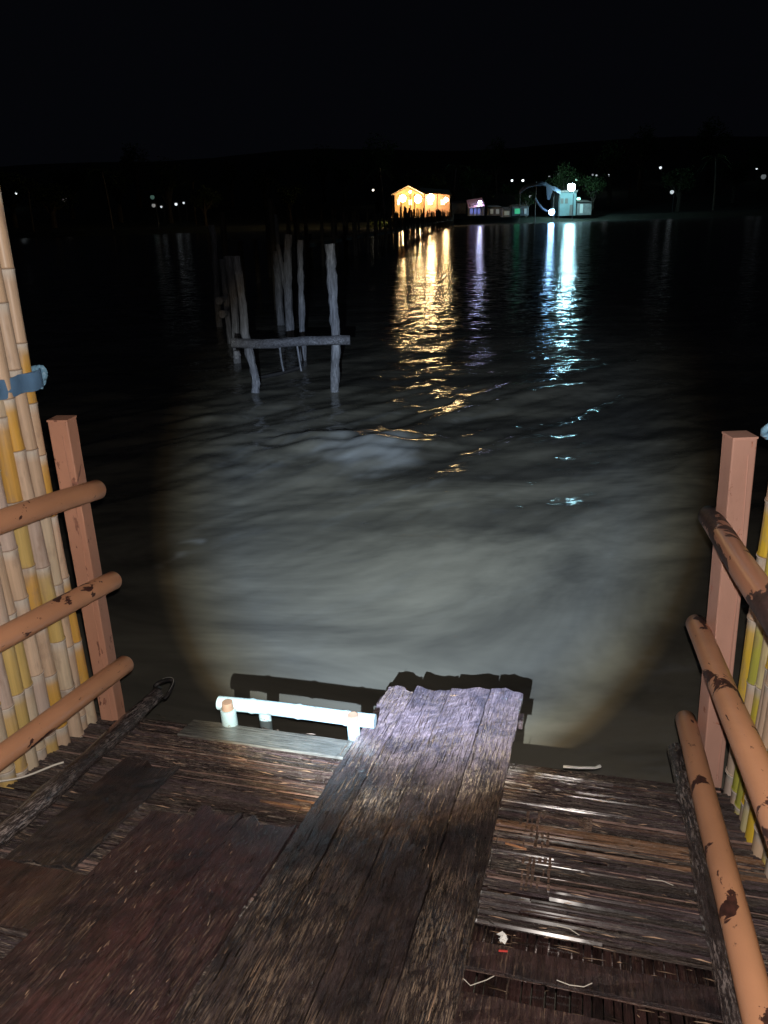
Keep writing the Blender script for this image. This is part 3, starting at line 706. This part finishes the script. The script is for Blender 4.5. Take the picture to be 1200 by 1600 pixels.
# ------------------------------------------------------------------ long pile bridge to the lit house
path = [(385, 22), (400, 28), (455, 38), (540, 52), (598, 64), (622, 75), (645, 92), (668, 115), (690, 138), (704, 158)]
P3 = []
for x, Y in path:
    q = at(x, 340, Y); P3.append(Vector((q[0], Y, 0)))
pb_ = thing('pile_bridge', 'long dark footbridge on piles running to the yellow lit house', 'footbridge', P3[5])
M_PILE = simple('dark_pile_timber', (.07, .06, .05), .85, .4, 4., .4)
random.seed(21); dist = 0; acc = 0; prev = P3[0]; nextd = 0; tot = []
for i in range(len(P3)-1):
    a_, b_ = P3[i], P3[i+1]; L = (b_-a_).length; d = (b_-a_).normalized(); nrm = Vector((-d[1], d[0], 0))
    k = 0.
    while k < L:
        tot.append((a_+d*k, d, nrm)); k += 3.3 if a_[1] < 100 else 3.0
zd = 1.15
for c_, d, nrm in tot[:49]:
    for sg in (-1, 1):
        p = c_+nrm*sg*.65+d*random.uniform(-.2, .2); m = MB(); hh = random.uniform(2.4, 3.0) if random.random() > .15 else random.uniform(1.3, 1.8)
        ln_ = Vector((random.uniform(-.06, .06), random.uniform(-.05, .05), 0))
        m.tube([p+Vector((0, 0, -1.2)), p+ln_*.5+Vector((0, 0, zd)), p+ln_+Vector((0, 0, hh))], [.10, .09, .075], 7); m.build('pile', M_PILE, pb_, frame=Matrix.Translation(p))
m = MB(); mr = MB()
for i in range(len(P3)-1):
    a_, b_ = P3[i], P3[i+1]; d = (b_-a_); L = d.length; dn = d.normalized(); nrm = Vector((-dn[1], dn[0], 0))
    if i < 2: continue
    nb = int(L/.5)
    for k in range(nb):
        if random.random() < .06: continue
        c_ = a_+d*((k+.5)/nb); m.box(c_+Vector((0, 0, zd+random.uniform(-.03, .03))), nrm*.62, dn*.22, Vector((0, 0, .02)))
    for sg in (-1, 1): mr.box((a_+b_)/2+nrm*sg*.56+Vector((0, 0, zd-.10)), d/2, nrm*.04, Vector((0, 0, .07)))
m.build('deck_boards', M_PILE, pb_); mr.build('stringers', M_PILE, pb_)

# ------------------------------------------------------------------ far shore
YS = 164.
MPP = at(651, 335, YS)[0]-at(650, 335, YS)[0]
def Zat(x, y, Y): return at(x, y, Y)[2]
def bx(m, x0, x1, y0, y1, Y, dep, col=(1, 1, 1)):
    """box whose front face covers picture rectangle at distance Y"""
    a_ = at(x0, (y0+y1)/2, Y)[0]; b_ = at(x1, (y0+y1)/2, Y)[0]; xm = (x0+x1)/2; z1 = Zat(xm, y0, Y); z0 = Zat(xm, y1, Y)
    m.box(((a_+b_)/2, Y+dep/2, (z0+z1)/2), ((b_-a_)/2, 0, 0), (0, dep/2, 0), (0, 0, (z1-z0)/2), col)
M_WARMWALL = simple('cream_timber_wall', (.17, .095, .04), .8, .15, 1.5, .2)
M_PINKWALL = simple('pinkish_plank_wall', (.17, .085, .055), .8, .15, 1.5, .2)
M_ROOF = simple('dull_metal_roof', (.20, .17, .14), .6, .3, 1.2, .3)
M_DARKT = simple('dark_stilt_timber', (.06, .05, .04), .85, .3, 2., .3)
M_TEAL = simple('pale_plaster_wall', (.18, .26, .25), .8, .15, .8, .2)
M_TARP = simple('pale_blue_tarpaulin', (.06, .07, .10), .6, .15, .8, .4)
M_HUT = simple('dim_hut_wall', (.22, .22, .20), .85, .3, 1.2, .2)
M_GLASS_GREEN = emit('green_lit_pane', (.10, .75, .35), .35)
M_GLASS_DIM = emit('dim_lit_pane', (.5, .55, .5), .13)
M_BLUE = emit('blue_lit_panel', (.22, .28, .85), .5)
M_FRAME = simple('window_frame_timber', (.15, .13, .11), .8, .2)

def lampmat(col, s_): return emit('lamp_glow', col, s_)
def globe(m, c_, r):
    vs = []; fs = []; n_, k_ = 10, 7
    for i in range(k_+1):
        a = PI*i/k_
        for j in range(n_):
            b_ = 2*PI*j/n_; vs.append(Vector(c_)+Vector((math.sin(a)*math.cos(b_), math.sin(a)*math.sin(b_), math.cos(a)))*r)
    fs = [(i*n_+j, i*n_+(j+1) % n_, (i+1)*n_+(j+1) % n_, (i+1)*n_+j)[::-1] for i in range(k_) for j in range(n_)]
    m.add(vs, fs)

# yellow stilt house
h0 = at_z(660, 352); h0 = Vector((at(655, 335, YS)[0], YS+3, 0))
house = thing('stilt_house', 'brightly lit yellow house with gabled roof on stilts over the river', 'house', h0)
fl_y = 339
m = MB(); bx(m, 611, 708, fl_y, fl_y+4, YS-2.5, 9.5); m.build('floor_platform', M_DARKT, house)
m = MB(); bx(m, 617, 662, 303, fl_y-.3, YS+3.2, 3.6); m.build('wall', M_WARMWALL, house)
m = MB(); bx(m, 662.5, 702, 303, fl_y-.3, YS+1.8, 4.6); m.build('wall', M_PINKWALL, house)
def gable(x0, x1, ye, ya, Y0, dep, t, mat, parent, name, wallmat=None):
    m = MB(); xa = (x0+x1)/2; A = at(x0, ye, Y0); B = at(x1, ye, Y0); Cc = at(xa, ya, Y0)
    for p, q in ((A, Cc), (Cc, B)):
        X = (q-p)/2; X[1] = 0; nn = Vector((-X[2], 0, X[0])).normalized()*t
        c_ = (p+q)/2; m.box((c_[0], Y0+dep/2, c_[2]), X*1.02, (0, dep/2, 0), nn)
    r_ = m.build(name, mat, parent)
    if wallmat:
        g = MB(); y0_ = Y0+dep*.42; g.add([(A[0]+.3, y0_, A[2]-.1), (B[0]-.3, y0_, B[2]-.1), (Cc[0], y0_, Cc[2]-.25), (A[0]+.3, y0_+.2, A[2]-.1), (B[0]-.3, y0_+.2, B[2]-.1), (Cc[0], y0_+.2, Cc[2]-.25)],
              [(0, 1, 2), (5, 4, 3), (0, 3, 4, 1), (1, 4, 5, 2), (2, 5, 3, 0)]); g.build('gable_wall', wallmat, parent)
gable(612, 664, 303, 289, YS-1.2, 8.5, .10, M_ROOF, house, 'roof', M_WARMWALL)
m = MB(); a_ = at(659, 296, YS-1.); b_ = at(706, 300, YS-1.); m.box(((a_[0]+b_[0])/2, YS+2.7, (a_[2]+b_[2])/2), ((b_[0]-a_[0])/2, 0, (b_[2]-a_[2])/2), (0, 4.0, .5), (0, 0, .08)); m.build('lean_to_roof', M_ROOF, house)
for x in (613.5, 627, 641, 648, 663, 683, 703):
    m = MB(); a_ = at(x, 302, YS-1); b_ = at(x, fl_y, YS-1); m.box(((a_[0]+b_[0])/2, YS-1, (a_[2]+b_[2])/2), (.09, 0, 0), (0, .09, 0), (0, 0, (a_[2]-b_[2])/2)); m.build('veranda_post', M_WARMWALL, house)
for x in np.linspace(613, 706, 13):
    for dy in (0, 5.5):
        p = at(float(x), 335, YS-2.2+dy); z1 = Zat(float(x), fl_y+4, YS-2.2); m = MB(); m.tube([(p[0], p[1], -1.6), (p[0]+random.uniform(-.1, .1), p[1], z1)], .13, 8); m.build('stilt', M_DARKT, house)
m = MB()
for zz in (0, 3.2):
    a_ = at(612, fl_y-1.5-zz, YS-2.3); b_ = at(707, fl_y-1.5-zz, YS-2.3); m.box((a_+b_)/2, ((b_-a_)[0]/2, 0, (b_-a_)[2]/2), (0, .05, 0), (0, 0, .05))
for x in np.arange(612, 708, 3.2):
    a_ = at(float(x), fl_y-5, YS-2.3); b_ = at(float(x), fl_y, YS-2.3); m.box((a_+b_)/2, (.05, 0, 0), (0, .05, 0), (0, 0, (a_[2]-b_[2])/2))
m.build('railing', M_WARMWALL, house)
for x0, x1 in ((620, 625), (638, 644), (668, 676), (688, 696)):
    m = MB(); yy = YS+3.2 if x0 < 660 else YS+1.8; bx(m, x0, x1, 311, 321, yy-.12, .10); f_ = m.build('window', M_FRAME, house)
    m = MB(); bx(m, x0+.7, x1-.7, 312, 320, yy-.17, .05); m.build('pane', emit('warm_lit_pane', (1., .72, .35), 1.2), f_)
warm = lampmat((1.0, .70, .33), 150.)
for (x, y, r) in ((629, 310, .62), (653, 311, .70), (673, 309, .66), (697, 312, .36)):  # last, smaller lamp is added to broaden the warm reflection on the river
    m = MB(); globe(m, at(x, y, YS-.2), r); l_ = m.build('lamp', warm, house, True)
m = MB(); globe(m, at(641, 300, YS-.9), .2); m.build('lamp', warm, house, True)

# market stall with pink awning
st = thing('riverside_stall', 'small riverside stall with pink lit awning and blue front', 'stall', at(745, 336, YS+6))
Yt = YS+9
m = MB(); bx(m, 733, 757, 322, 337, Yt+1, 3.); m.build('wall', simple('white_stall_wall', (.6, .6, .64), .7, .1), st)
m = MB(); a_ = at(732, 318, Yt-.8); b_ = at(757, 314, Yt-.8); m.box(((a_[0]+b_[0])/2, Yt+1, (a_[2]+b_[2])/2-.1), ((b_[0]-a_[0])/2, 0, (b_[2]-a_[2])/2), (0, 1.9, .75), (0, 0, .07)); m.build('awning', simple('pink_awning', (.75, .42, .45), .7, .1), st)
for x in (734, 739.5, 745, 750.5, 756):
    m = MB(); bx(m, x-.4, x+.4, 318, 337, Yt-.6, .2); m.build('awning_pole', M_TARP, st)
for x in (735, 741, 746.5):
    m = MB(); bx(m, x, x+3.6, 326, 334, Yt+.85, .1); m.build('front_panel', M_BLUE, st)
m = MB(); globe(m, at(750, 316.5, Yt-1.4), .34); m.build('lamp', lampmat((.60, .64, 1.0), 60.), st, True)

def hut(x0, x1, yt, yb, Y, label, panes, wall=M_HUT, name='hut'):
    t = thing(name, label, 'hut', at((x0+x1)/2, yb, Y), 'dim huts on the far bank')
    m = MB(); bx(m, x0, x1, yt, yb, Y, 4); m.build('wall', wall, t)
    m = MB(); a_ = at(x0-1.5, yt-.4, Y-.6); b_ = at(x1+1.5, yt-.4, Y-.6); ap = at((x0+x1)/2, yt-4, Y-.6)
    vs = [a_, b_, Vector((b_[0], Y+4.6, b_[2])), Vector((a_[0], Y+4.6, a_[2])), Vector((a_[0]+.6, Y+2, ap[2])), Vector((b_[0]-.6, Y+2, ap[2]))]
    m.add(vs, [(0, 1, 5, 4), (1, 2, 5), (2, 3, 4, 5), (3, 0, 4), (0, 3, 2, 1)]); m.build('roof', M_ROOF, t)
    for (px0, px1, mt) in panes:
        f = MB(); bx(f, px0-.5, px1+.5, yt+2.2, yb-2.2, Y-.08, .1); fo_ = f.build('window', M_FRAME, t)
        g = MB(); bx(g, px0, px1, yt+2.8, yb-2.8, Y-.12, .05); g.build('pane', mt, fo_)
    return t
hut(762, 783, 324, 337, YS+10, 'low hut with two dim windows right of the pink stall', [(766, 771, M_GLASS_DIM), (775, 780, M_GLASS_DIM)])
hut(786, 798, 327, 339, YS+8, 'small dim shed with a single grey window between the huts', [(788, 796, M_GLASS_DIM)])
hut(800, 826, 323, 337, YS+10, 'low hut with a bright green lit window', [(804, 812.5, M_GLASS_GREEN), (819, 823, M_GLASS_DIM)])
hut(902, 924, 316, 336, YS+14, 'dim house with one grey window right of the bright white lamp', [(906, 911, M_GLASS_DIM)])
hut(706, 728, 318, 334, YS+14, 'unlit hut between the yellow house and the pink stall', [])

# teal lit building with the big lamp, tarpaulin canopy
tb = thing('plaster_building', 'pale teal lit building behind the brightest white lamp', 'building', at(893, 337, YS+14))
m = MB(); bx(m, 873, 900, 300, 337, YS+14, 8); m.build('wall', M_TEAL, tb)
m = MB(); bx(m, 870, 903, 297.5, 300, YS+13.2, 9.6); m.build('roof', M_ROOF, tb)
for x in (876, 883):
    m = MB(); bx(m, x, x+4.5, 310, 318, YS+13.9, .12); f_ = m.build('window', M_FRAME, tb)
m = MB(); bx(m, 890, 895.5, 320, 336.5, YS+13.9, .12); m.build('door', M_FRAME, tb)
tc = thing('tarpaulin_canopy', 'arched pale blue tarpaulin canopy on poles left of the bright lamp', 'canopy', at(842, 337, YS+10))
m = MB(); vs = []; nU = 16; yk = [(812, 297), (818, 291), (826, 287), (836, 284), (846, 283), (853, 285), (860, 289), (868, 292), (876, 297)]
for i in range(len(yk)):
    for j in range(6):
        x, y = yk[i]; p = at(x, y+.6*math.sin(i*2.+j), YS+9+j*1.1); vs.append((p[0], YS+9+j*1.1, p[2]-.12*(j-2.5)**2))
fs = [(i*6+j, (i+1)*6+j, (i+1)*6+j+1, i*6+j+1) for i in range(len(yk)-1) for j in range(5)]
m.add(vs, fs); o = m.build('sheet', M_TARP, tc, True); o.modifiers.new('t', 'SOLIDIFY').thickness = .06
m = MB(); a_ = [at(x, y, YS+8.9) for x, y in ((853, 286), (862, 290), (863, 300), (859, 312), (855, 312), (854, 300))]
m.add(a_, [(0, 1, 2, 5), (5, 2, 3, 4)]); o = m.build('side_flap', M_TARP, tc); o.modifiers.new('t', 'SOLIDIFY').thickness = .06
for x, y in ((813, 297), (838, 285), (866, 292), (875, 297)):
    m = MB(); p = at(x, y, YS+10); m.tube([(p[0], p[1], float(land(p[0], p[1]))-.2), p], .09, 6); m.build('canopy_pole', M_DARKT, tc)
m = MB(); pts = [at(836, 310, YS+8), at(841, 318, YS+8), at(848, 326, YS+8), at(855, 330, YS+8)]; m.tube(pts, .22, 7); m.build('slack_rope', M_TARP, tc)

# ------------------------------------------------------------------ lamps
M_LPOLE = simple('lamp_pole_metal', (.05, .05, .05), .5, .2)
def solve_Y(x, y, hgt=4.5, lo_=None, hi_=460):
    best = None
    for Y in np.linspace(lo_ or 181, hi_, 60):
        p = at(x, y, float(Y)); e = abs(p[2]-float(land(p[0], p[1]))-hgt)
        if best is None or e < best[0]: best = (e, float(Y))
    return best[1]
def lamp(x, y, label, col, s_, r, name='street_lamp', group='small lamps along the far shore', Y=None, cat='lamp'):
    Y = Y or solve_Y(x, y); p = at(x, y, Y); g = float(land(p[0], p[1]))
    t = thing(name, label, cat, (p[0], p[1], g), group)
    m = MB(); m.tube([(p[0]+.5, p[1]+.1, g-.3), (p[0]+.5, p[1]+.1, p[2]+r+.25)], [.09, .06], 7); m.build('pole', M_LPOLE, t)
    m = MB(); m.tube([(p[0]+.5, p[1]+.1, p[2]+r+.2), (p[0], p[1], p[2]+r+.22)], .04, 6); m.build('arm', M_LPOLE, t)
    m = MB(); m.tube([(p[0], p[1], p[2]+r*.75), (p[0], p[1], p[2]+r+.24)], [r*.9, .06], 10); m.build('shade', M_LPOLE, t)
    m = MB(); globe(m, p, r); m.build('bulb', emit('bulb_glow', col, s_), t, True); return t
wht = (.85, .95, 1.)
lamp(893, 292, 'brightest white green lamp over the pale plaster building', (.42, .82, .95), 190., .78, 'flood_lamp', None, YS+8)
lamp(862, 331, 'blue white lamp low under the tarpaulin canopy', (.30, .62, 1.0), 60., .60, 'flood_lamp', None, YS+6)
L_ = [(25, 302, 'white lamp at the far left edge beside the bamboo screen', wht, 3, .30), (100, 311, 'faint lamp between the far left lamp and the pair', (.8, .7, .7), .10, .7),
 (238, 308, 'faint greenish lamp above a faint lamp on the left shore', (.3, .6, .5), .12, .6), (240, 321, 'faint grey lamp just left of the bright pair', (.7, .7, .7), .25, .4),
 (252, 323, 'small dim lamp close left of the bright pair', wht, .7, .25), (275, 319, 'larger white lamp of the pair on the left shore', wht, 1.1, .34),
 (287, 317, 'smaller white lamp of the pair on the left shore', wht, .9, .26), (583, 297, 'small warm lamp on the hill left of the yellow house', (1, .9, .7), 3.5, .30),
 (800, 282, 'white lamp on the slope above the green lit hut', wht, 3, .32), (817, 282, 'white lamp at the left tip of the canopy', wht, 4, .34),
 (828, 307, 'small lamp under the left end of the canopy', wht, 3, .3), (858, 275, 'dim lamp just above the top of the canopy', wht, .9, .34), (872, 272, 'faint lamp above and right of the canopy', wht, .25, .34),
 (901, 281, 'small green lamp just above the brightest lamp', (.5, 1., .8), 3, .3), (904, 311, 'green white lamp below right of the brightest lamp', (.4, 1., .85), 3.5, .42), (868, 309, 'small lamp on the wall left of the teal building', wht, 1.5, .25),
 (920, 318, 'dim lamp beside the house right of the brightest lamp', wht, .9, .3), (926, 273, 'faint left one of two lamps beside the hill lamp', wht, .25, .3), (932, 274, 'faint right one of two lamps beside the hill lamp', wht, .5, .3),
 (952, 275, 'large bright white lamp alone on the right hillside', wht, 2, .7), (1032, 262, 'highest small white lamp on the right hillside', wht, 1.3, .42), (1050, 300, 'dim lamp low on the right hillside', wht, .6, .45),
 (1182, 263, 'white lamp at the right edge of the hillside', wht, 1.3, .42), (1193, 276, 'faint round lamp at the right edge below a white lamp', wht, .12, .7)]
for x, y, lb, c_, s_, r in L_: lamp(x, y, lb, c_, s_, r)

# ------------------------------------------------------------------ trees on the far shore
def leafmat(name, c1, c2):
    m, nt, b = newmat(name); n = noise(nt, coords(nt), 1.3, 3); r = ramp(nt, n.outputs[0], [(.35, c1), (.65, c2)])
    c = mixc(nt, 1., attr(nt), r.outputs[0], 'MULTIPLY'); nt.links.new(c, b.inputs['Base Color']); b.inputs['Roughness'].default_value = .7; return m
M_LEAF = leafmat('broad_leaves', (.035, .06, .02), (.07, .11, .035)); M_BARK = simple('tree_bark', (.09, .07, .05), .9, .3, 3., .5)
def bushy(seed, hgt, wid, nleaf=1500, ls=.55):
    random.seed(seed); t = thing('tree', None, None, (0, 0, 0))
    m = MB(); m.tube([(0, 0, -.5), (.1, 0, hgt*.3), (-.05, .1, hgt*.6)], [wid*.07, wid*.05, wid*.03], 8)
    tips = []
    for i in range(7):
        a = i/7*2*PI+random.random(); r = wid*.3*random.uniform(.5, 1); e = Vector((math.cos(a)*r, math.sin(a)*r, hgt*random.uniform(.5, .85)))
        m.tube([(0, 0, hgt*random.uniform(.25, .5)), e*.6+Vector((0, 0, hgt*.15)), e], [wid*.03, wid*.02, wid*.01], 5); tips.append(e)
    m.build('trunk', M_BARK, t)
    m = MB(); cl = [(q+Vector((random.uniform(-1, 1)*wid*.12, random.uniform(-1, 1)*wid*.12, random.uniform(0, .15)*hgt)), wid*random.uniform(.13, .24)) for q in tips for _ in range(2)]
    for i in range(nleaf):
        c_, r = random.choice(cl); d = Vector((random.gauss(0, 1), random.gauss(0, 1), random.gauss(0, .8))).normalized()*r*random.uniform(.5, 1.15)
        p = c_+d; u = Vector((random.gauss(0, 1), random.gauss(0, 1), random.gauss(0, .6))).normalized(); v = u.orthogonal().normalized(); l = ls*random.uniform(.5, 1.1); g = random.uniform(.6, 1.5)
        m.add([p-u*l*.5, p+v*l*.28, p+u*l*.5, p-v*l*.28], [(0, 1, 2, 3)], (g, g, g*.9))
    m.build('crown', M_LEAF, t); return t
def palm(seed, hgt):
    random.seed(seed); t = thing('palm_tree', None, None, (0, 0, 0)); m = MB(); lx = random.uniform(-1, 1)
    m.tube([(lx*(i/8)**2, 0, hgt*i/8) for i in range(9)], [.22-.012*i for i in range(9)], 8); m.build('trunk', M_BARK, t); m = MB()
    for k in range(16):
        a = k/16*2*PI+random.uniform(-.2, .2); el = random.uniform(-.1, 1.0); L = random.uniform(2.4, 3.4); prev = None
        for i in range(9):
            f = i/8; r = L*f*math.cos(el*.6); z = hgt+L*math.sin(el)*f-1.9*f*f*L*.45; c_ = Vector((lx+r*math.cos(a), r*math.sin(a), z)); side = Vector((-math.sin(a), math.cos(a), 0))
            if i > 1:
                for sg in (-1, 1):
                    for q in (0, .5):
                        b_ = prev.lerp(c_, q); e_ = b_+side*sg*.75*math.sin(PI*min(f+.12, 1))+Vector((math.cos(a)*.3, math.sin(a)*.3, -.35)); m.add([b_, b_+Vector((math.cos(a)*.12, math.sin(a)*.12, 0)), e_], [(0, 1, 2)])
            prev = c_
    m.build('crown', M_LEAF, t); return t
protos = [bushy(1, 9, 8), bushy(2, 7, 9), bushy(3, 12, 9), palm(4, 9), palm(5, 7)]
used = [False]*5
def put(kind, x, Y, sc, label, cat, group):
    o = protos[kind] if not used[kind] else copy_tree(protos[kind]); used[kind] = True
    p = at(x, 330, Y); o.matrix_basis = Matrix.Translation((p[0], Y, float(land(p[0], Y))-.1)) @ Matrix.Rotation(random.random()*6, 4, 'Z') @ Matrix.Scale(sc, 4)
    tag(o, label, cat, group); return o
random.seed(77)
put(1, 588, YS+1, .50, 'green lit bushy tree just left of the yellow stilt house', 'tree', 'trees on the far shore')
put(1, 605, YS+4, .48, 'yellow green lit bush touching the left wall of the yellow house', 'tree', 'trees on the far shore')
put(0, 925, YS+24, .95, 'green lit bushy tree right of the brightest lamp', 'tree', 'trees on the far shore')
put(2, 880, YS+26, .85, 'green lit tree behind the pale plaster building', 'tree', 'trees on the far shore')
put(0, 822, YS+22, .62, 'lit bushy tree behind the left half of the canopy', 'tree', 'trees on the far shore')
put(4, 760, YS+22, .8, 'faintly lit palm behind the pink stall', 'palm', 'palms on the far shore')
for i in range(34):
    x = -150+i*46+random.uniform(-16, 16); Y = YS+random.uniform(28, 110); k = random.choice((0, 1, 2, 2, 0))
    put(k, x, Y, random.uniform(.9, 1.5), 'unlit bushy tree, a black shape along the far shore', 'tree', 'dark trees on the far shore')
for i in range(9):
    x = 40+i*135+random.uniform(-30, 30); put(random.choice((3, 4)), x, YS+random.uniform(18, 60), random.uniform(1., 1.4), 'unlit palm, a black shape on the far shore', 'palm', 'dark palms on the far shore')
